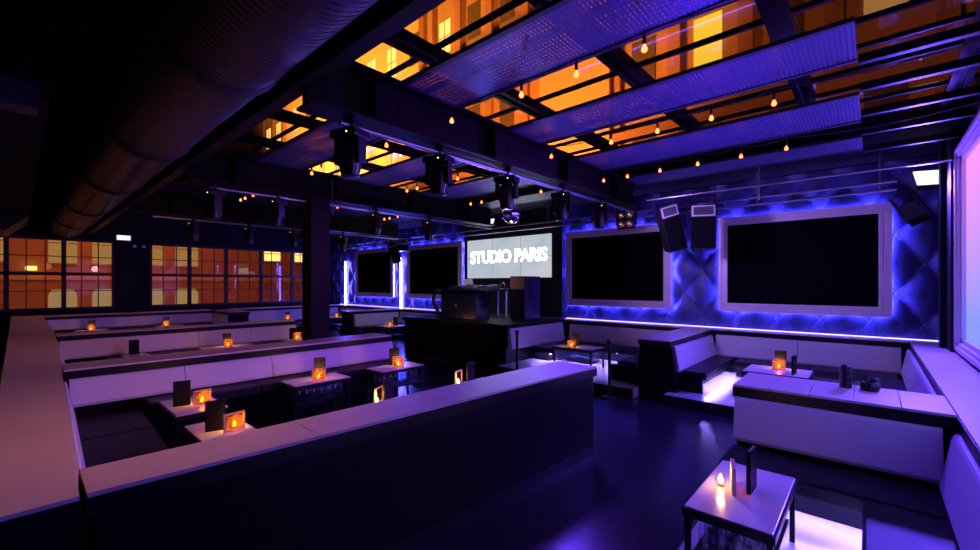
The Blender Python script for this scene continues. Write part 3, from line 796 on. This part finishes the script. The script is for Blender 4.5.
h3 = [(2.62,'moving light leftmost on the farthest beam'), (3.75,'moving light second from left on the farthest beam'), (4.8,'moving light on the farthest beam, left of the pillar'), (6.2,'moving light on the farthest beam right of the pillar')]
for y, l in h3: place(PH, (-11.18, y, 3.352), .1, 'small distant '+l, 'moving lights on the farthest beam')
# mirror ball
t = thing('mirror_ball', 'mirror ball hanging below the nearest roof beam', 'mirror ball', (-4.75, 5.87, 3.14))
bm = bmesh.new(); bmesh.ops.create_uvsphere(bm, u_segments=26, v_segments=16, radius=.17)
g = G().bm(bm); g.xf(Matrix.Translation((-4.75,5.87,3.14))); obj('ball', g, 'mirror', t)
obj('hanger', G().tube((-4.75,5.87,3.31),(-4.75,5.87,3.79),.006), 'cord', t)
# four-lamp blinder
t = thing('blinder_light', 'four-lamp blinder light above the middle framed screen', 'stage light', (-3.88, 8.6, 3.08))
g = G().box(-4.06,-3.70,8.60,8.72,3.07,3.47,.01).box(-4.10,-4.08,8.63,8.69,3.15,3.6).box(-3.68,-3.66,8.63,8.69,3.15,3.6).box(-4.10,-3.66,8.63,8.69,3.58,3.6).tube((-3.88,8.66,3.6),(-3.88,8.66,4.0),.02)
obj('housing', g, 'fixture', t)
for i in (0,1):
    for j in (0,1):
        c = (-3.97+.18*i, 8.596, 3.17+.19*j)
        lp = obj('lamp', G().lathe([(0,.0),(.05,-.004),(.075,-.014),(.078,.0)], c, 20, 'y'), 'silver', t)
        obj('filament', G().lathe([(0,-.022),(.018,-.018),(.02,-.004)], c, 10, 'y'), 'warm_dim', lp)
# hanging loudspeakers
def speaker(loc, rz, tilt, label, w=.44, h=.84, d=.36, plate=True):
    t = thing('loudspeaker', label, 'speaker', loc, rz)
    R = Matrix.Rotation(tilt[0], 4, 'X') @ Matrix.Rotation(tilt[1], 4, 'Y')
    def p(name, g, m, par=None): g.xf(R); return obj(name, g, m, par or t, True)
    p('cabinet', G().prism([(-w/2,-d/2),(w/2,-d/2),(w/2-.06,d/2),(-w/2+.06,d/2)], 'z', -h, 0), 'fixture')
    p('grille', G().box(-w/2+.012,w/2-.012,-d/2-.012,-d/2-.001,-h+.012,-.25), 'grille')
    if plate: p('horn_plate', G().box(-w/2+.02,w/2-.02,-d/2-.014,-d/2-.001,-.23,-.03), 'frame')
    if plate: p('horn_mouth', G().box(-w/2+.05,w/2-.05,-d/2-.022,-d/2-.0145,-.205,-.055,.004), 'label')
    g = G().box(-w/2-.03,-w/2-.01,-.04,.04,-.3,.16).box(w/2+.01,w/2+.03,-.04,.04,-.3,.16).box(-w/2-.03,w/2+.03,-.04,.04,.145,.165)
    p('bracket', g, 'fixture')
    return t
speaker((-2.42, 8.75, 3.40), .45, (0,0), 'black hanging loudspeaker facing the room, between the two right framed screens')
speaker((-3.08, 8.60, 3.46), .75, (.12,-.30), 'black loudspeaker hanging at a tilt beside the straight one', .36, .92, .4)
speaker((-11.7, 8.7, 3.45), .6, (0,.0), 'small distant hanging loudspeaker between the two left framed screens', .40, .45, .3)
speaker((-12.3, 8.6, 3.40), .9, (.1,-.3), 'small distant loudspeaker tilted beside the far hanging one', .3, .8, .3)
t = speaker((.42, 9.40, 3.18), -.2, (.35,-.45), 'dark wedge loudspeaker tilted on the wall under the corner floodlight', .24, .36, .18, False)
# floodlights
def flood(loc, rz, label, w=.36, h=.17, on=True):
    t = thing('floodlight', label, 'floodlight', loc, rz)
    obj('housing', G().prism([(-w/2,0),(w/2,0),(w/2-.04,.1),(-w/2+.04,.1)], 'z', -h/2-.01, h/2+.01).xf(Matrix.Rotation(-.5,4,'X')), 'fixture', t, True)
    obj('lit_face', G().box(-w/2+.01,w/2-.01,-.012,-.001,-h/2,h/2).xf(Matrix.Rotation(-.5,4,'X')), 'lit_white', t, True)
    obj('arm', G().tube((0,.08,0),(0,.3,.05),.02), 'fixture', t, True)
flood((.70, 9.2, 3.50), .35, 'white-lit floodlight at the top of the right corner', .46, .26)
flood((-8.2, 9.1, 3.70), .2, 'small white-lit floodlight above the video wall', .34, .16)
t = thing('emergency_light', 'white twin emergency light on the pier between the street windows', 'emergency light', (XL+.1, 2.5, 3.38))
obj('case', G().box(XL+.01,XL+.12,2.22,2.62,3.36,3.56,.01), 'white_pl', t); obj('lit_face', G().box(XL+.121,XL+.13,2.25,2.59,3.39,3.53), 'lit_white', t)
for y in (2.70, 2.95): obj('lamp_head', G().tube((XL+.10,y,3.2),(XL+.2,y,3.18),.05), 'white_pl', t)

# pipes along the upholstered wall
for y, z, l in ((9.25, 3.52, 'upper'), (9.32, 3.40, 'lower')):
    t = thing('lighting_pipe', '%s of two horizontal steel pipes along the upholstered wall' % l, 'pipe', (-8, y, z))
    obj('tube', G().tube((-16.5, y, z), (.3, y, z), .022), 'pipe', t)
    for x in (-15, -10.5, -6.3, -4.4, -1.6, .1): obj('hanger', G().tube((x, y, z), (x, y, 4.0), .01, n=8), 'pipe', t)
t = thing('lighting_pipe', 'short steel pipe with clamps running below the panels on the right', 'pipe', (-1, 8.3, 3.6))
obj('tube', G().tube((-3.3,8.3,3.55),(.8,8.3,3.55),.018), 'pipe', t)
obj('hanger', G().tube((-1.4,8.3,3.3),(-1.4,8.3,3.9),.012), 'pipe', t)

# ------------------------------------------------------------------ string lights
def bulb_proto():
    t = thing('string_bulb', 'x', 'bulb', (0,0,-50))
    obj('socket', G().lathe([(0,.07),(.011,.07),(.013,.03),(.013,.0),(0,.0)], n=10).tube((0,0,.07),(0,0,.10),.004,n=6), 'socket', t, True)
    obj('glass_bulb', G().lathe([(.010,0),(.012,-.010),(.021,-.028),(.022,-.038),(.015,-.050),(0,-.056)], n=14), 'bulb', t, True)
    return t
PB = bulb_proto()
strings = {  # y : list of x
 2.98: [-1.2,-1.75,-2.3,-3.2,-4.35,-5.99,-6.29,-8.67,-9.09,-9.34],
 4.68: [-.67,-1.2,-1.74,-2.28,-3.12,-4.89,-5.91,-6.2,-8.67,-9.1],
 6.34: [-.78,-1.27,-1.80,-2.32,-2.82,-3.22,-4.45,-5.0,-5.92,-6.23,-8.3,-8.77,-9.12,-9.35]}
for (y, xs), w, gq in zip(strings.items(), ('nearest', 'middle', 'farthest'), ('a','b','c')):
    for x in xs:
        bay = 'right' if x > -3.4 else ('middle' if x > -7.2 else 'left')
        light('bulb_light', 'POINT', (x, y, 3.50), (1,.10,.03), .12, .03)
        place(PB, (x, y, 3.6), 0, 'small glowing amber bulb on the %s string light cable, %s roof bay' % (w, bay), 'amber bulbs on the %s cable, %s bay' % (w, bay))
    pts = []; xs_ = sorted([.85]+list(xs)+[-11.2])
    for a, b in zip(xs_[:-1], xs_[1:]):
        for k in range(4):
            s = k/4; pts.append((a+(b-a)*s, y, 3.70-.06*min(1,(b-a))*math.sin(PI*s)))
    pts.append((.85, y, 3.7))
    tag(obj('string_light_cable', G().path(pts, .005, 6), 'cord'), 'thin black %s string light cable slung below the roof panels' % w, 'cable')

# ------------------------------------------------------------------ outside
t = thing('street_building', 'orange brick building with cream-lit windows across the street at left', 'building', (-30, 5, -3))
obj('brick_wall', G().box(-31, -30, -14, 20.5, -3, 9), 'brick', t)
obj('stone_band', G().box(-30.0, -29.9, -14, 20.5, 2.1, 2.35), 'stucco', t)
ws = [(-4.6,-3.6,0),(-2.6,-1.7,0),(-.95,-.35,0),(1.04,2.06,0),(2.62,3.5,0),(4.95,5.62,0),(6.15,7.26,0),(11.0,12.0,1),(13.0,13.8,1)]
for y0, y1, k in ws:
    m = 'win_cream' if k == 0 else 'win_hot'
    w = obj('window', G().box(-29.99, -29.95, y0, y1, 2.95 if k == 0 else 3.45, 5.1), m, t)
    obj('sash', G().box(-29.95,-29.93,y0,y1,3.9,3.96).box(-29.95,-29.90,y0-.08,y1+.08,2.87 if k == 0 else 3.37,2.95 if k == 0 else 3.45), 'stucco_red', w)
for y0, y1 in ((-4.6,-3.6),(-2.6,-1.7),(1.04,2.06),(2.62,3.5),(4.9,5.62),(6.15,7.26)):
    c = (y0+y1)/2; hw = (y1-y0)/2
    pts = [(y0,.0),(y1,.0),(y1,1.35),(c+hw*.75,1.62),(c-hw*.75,1.62),(y0,1.35)]
    obj('shop_window', G().prism(pts, 'x', -29.99, -29.95), 'win_pale', t)
obj('wall_lamp', G().box(-29.9,-29.6,.28,.66,2.55,2.75,.02), 'win_hot', t)
t = thing('tall_building', 'tall ochre building lit orange, seen through the glass roof', 'building', (-20, 22, -3))
obj('facade', G().box(-75, 14, 22, 24, -3, 44), 'stucco', t)
obj('bay_front', G().box(-15.2, -10.6, 21.5, 22, -3, 44), 'stucco_pale', t)
obj('bay_front', G().box(-52, -27, 21.5, 22, -3, 44), 'stucco_pale', t)
x = -60; k = 0
while x < 12:
    if not (-15.5 < x < -10.4): obj('pier', G().box(x-.3, x+.3, 21.75, 22, -3, 44), 'stucco_red', t)
    x += 3.1
obj('cornice', G().box(-75, 14, 21.3, 22, 17.6, 18.3).box(-75, 14, 21.55, 22, 9.6, 10.0), 'stucco_red', t)
random.seed(3); nwin = 0
x = -58.5
while x < 12:
    for z in (7.2, 12.2, 19.6, 24.5, 29.5):
        if -15.8 < x < -10.3 or (x > -3 and z > 25): continue
        m = 'win_dark'
        if -7 < x < -3.8 and z == 12.2: m = 'win_yellow'
        elif x < -24 and random.random() < .55: m = 'win_hot'
        elif random.random() < .12: m = 'win_cream'
        yy = 21.5 if -52 < x < -27 else 22
        if nwin < 98:
            w = obj('window', G().box(x-.62, x+.62, yy-.04, yy-.001, z, z+2.5), m, t); nwin += 1
            if nwin < 60: obj('sash', G().box(x-.03,x+.03,yy-.07,yy-.041,z,z+2.5).box(x-.62,x+.62,yy-.07,yy-.041,z+1.2,z+1.27), 'stucco_red', w)
    x += 3.1
struct('street', G().box(-60, 40, -30, 40, -3.2, -3.05), 'street')

# ------------------------------------------------------------------ lights
BL = (.10,.07,1.0); VI = (.42,.22,1.0); WARM = (1.0,.48,.30)
light('street_lamp', 'AREA', (-25.5, 3, 7.5), (1,.28,.09), 620, tgt=(-30, 4, 2.5), size=(3, 14))
light('street_lamp', 'SPOT', (-16, 14, 3), (1,.32,.05), 30000, 1.5, (-17, 22, 12), 105, .5)
light('street_lamp', 'SPOT', (-40, 12, 8), (1,.42,.07), 75000, 2, (-38, 22, 22), 120, .5)
light('street_lamp', 'SPOT', (-3, 13, 5), (1,.30,.10), 1200, 1.5, (-2, 22, 14), 130, .5)
# added spots washing the room, some beside the moving lights, some in mid-air
light('added_blue_uplight', 'SPOT', (-1.6, 6.3, 1.0), (.075,.02,1.0), 480, .2, (-1.5, 4.6, 4.0), 130, 1)  # unseen uplight added in mid-air to turn the right bay panels blue
light('added_blue_uplight', 'SPOT', (-5.3, 6.3, 1.3), (.24,.18,1.0), 330, .2, (-5.2, 4.6, 4.0), 120, 1)  # second unseen uplight, added for the middle bay panels
light('added_wash', 'SPOT', (-3.6, 4.2, 2.7), (.62,.10,.85), 120, .15, (-6.2, 2.6, .6), 120, 1)
light('added_wash', 'SPOT', (-3.3, 1.2, 2.9), (1.0,.34,.14), 80, .15, (-4.2, .2, .8), 150, 1)  # added warm spot above the left ledge, no fixture there
light('added_wash', 'SPOT', (-7.25, 2.8, 2.7), (.90,.26,.30), 110, .15, (-9.8, 1.2, .5), 130, 1)
light('added_wash', 'SPOT', (-11.2, 3.7, 2.7), (.50,.11,.90), 150, .15, (-15.5, 2.6, .6), 130, 1)
light('added_wash', 'SPOT', (-3.4, 5.5, 2.7), (.13,.04,1.0), 420, .15, (-1.6, 4.0, .5), 140, 1)
light('added_wash', 'SPOT', (-3.3, 6.9, 2.9), (.46,.26,1.0), 210, .15, (-1.5, 9.9, 2.2), 120, 1)
light('added_wash', 'SPOT', (-5.6, 6.6, 3.0), (.75,.6,1.0), 260, .1, (-7.6, 7.8, 1.7), 70, 1)  # added to brighten the DJ gear, no fixture there
light('added_wash', 'SPOT', (-3.3, 2.9, 2.9), (.13,.06,1.0), 170, .15, (-.1, 4.2, .7), 70, 1)
light('corner_flood', 'SPOT', (.55, 9.0, 3.40), (.12,.05,1.0), 1500, .15, (-.6, 4.6, .3), 130, 1)
w = bpy.data.worlds.new('night'); S.world = w; w.use_nodes = True
w.node_tree.nodes['Background'].inputs[0].default_value = (.03,.018,.06,1); w.node_tree.nodes['Background'].inputs[1].default_value = .12
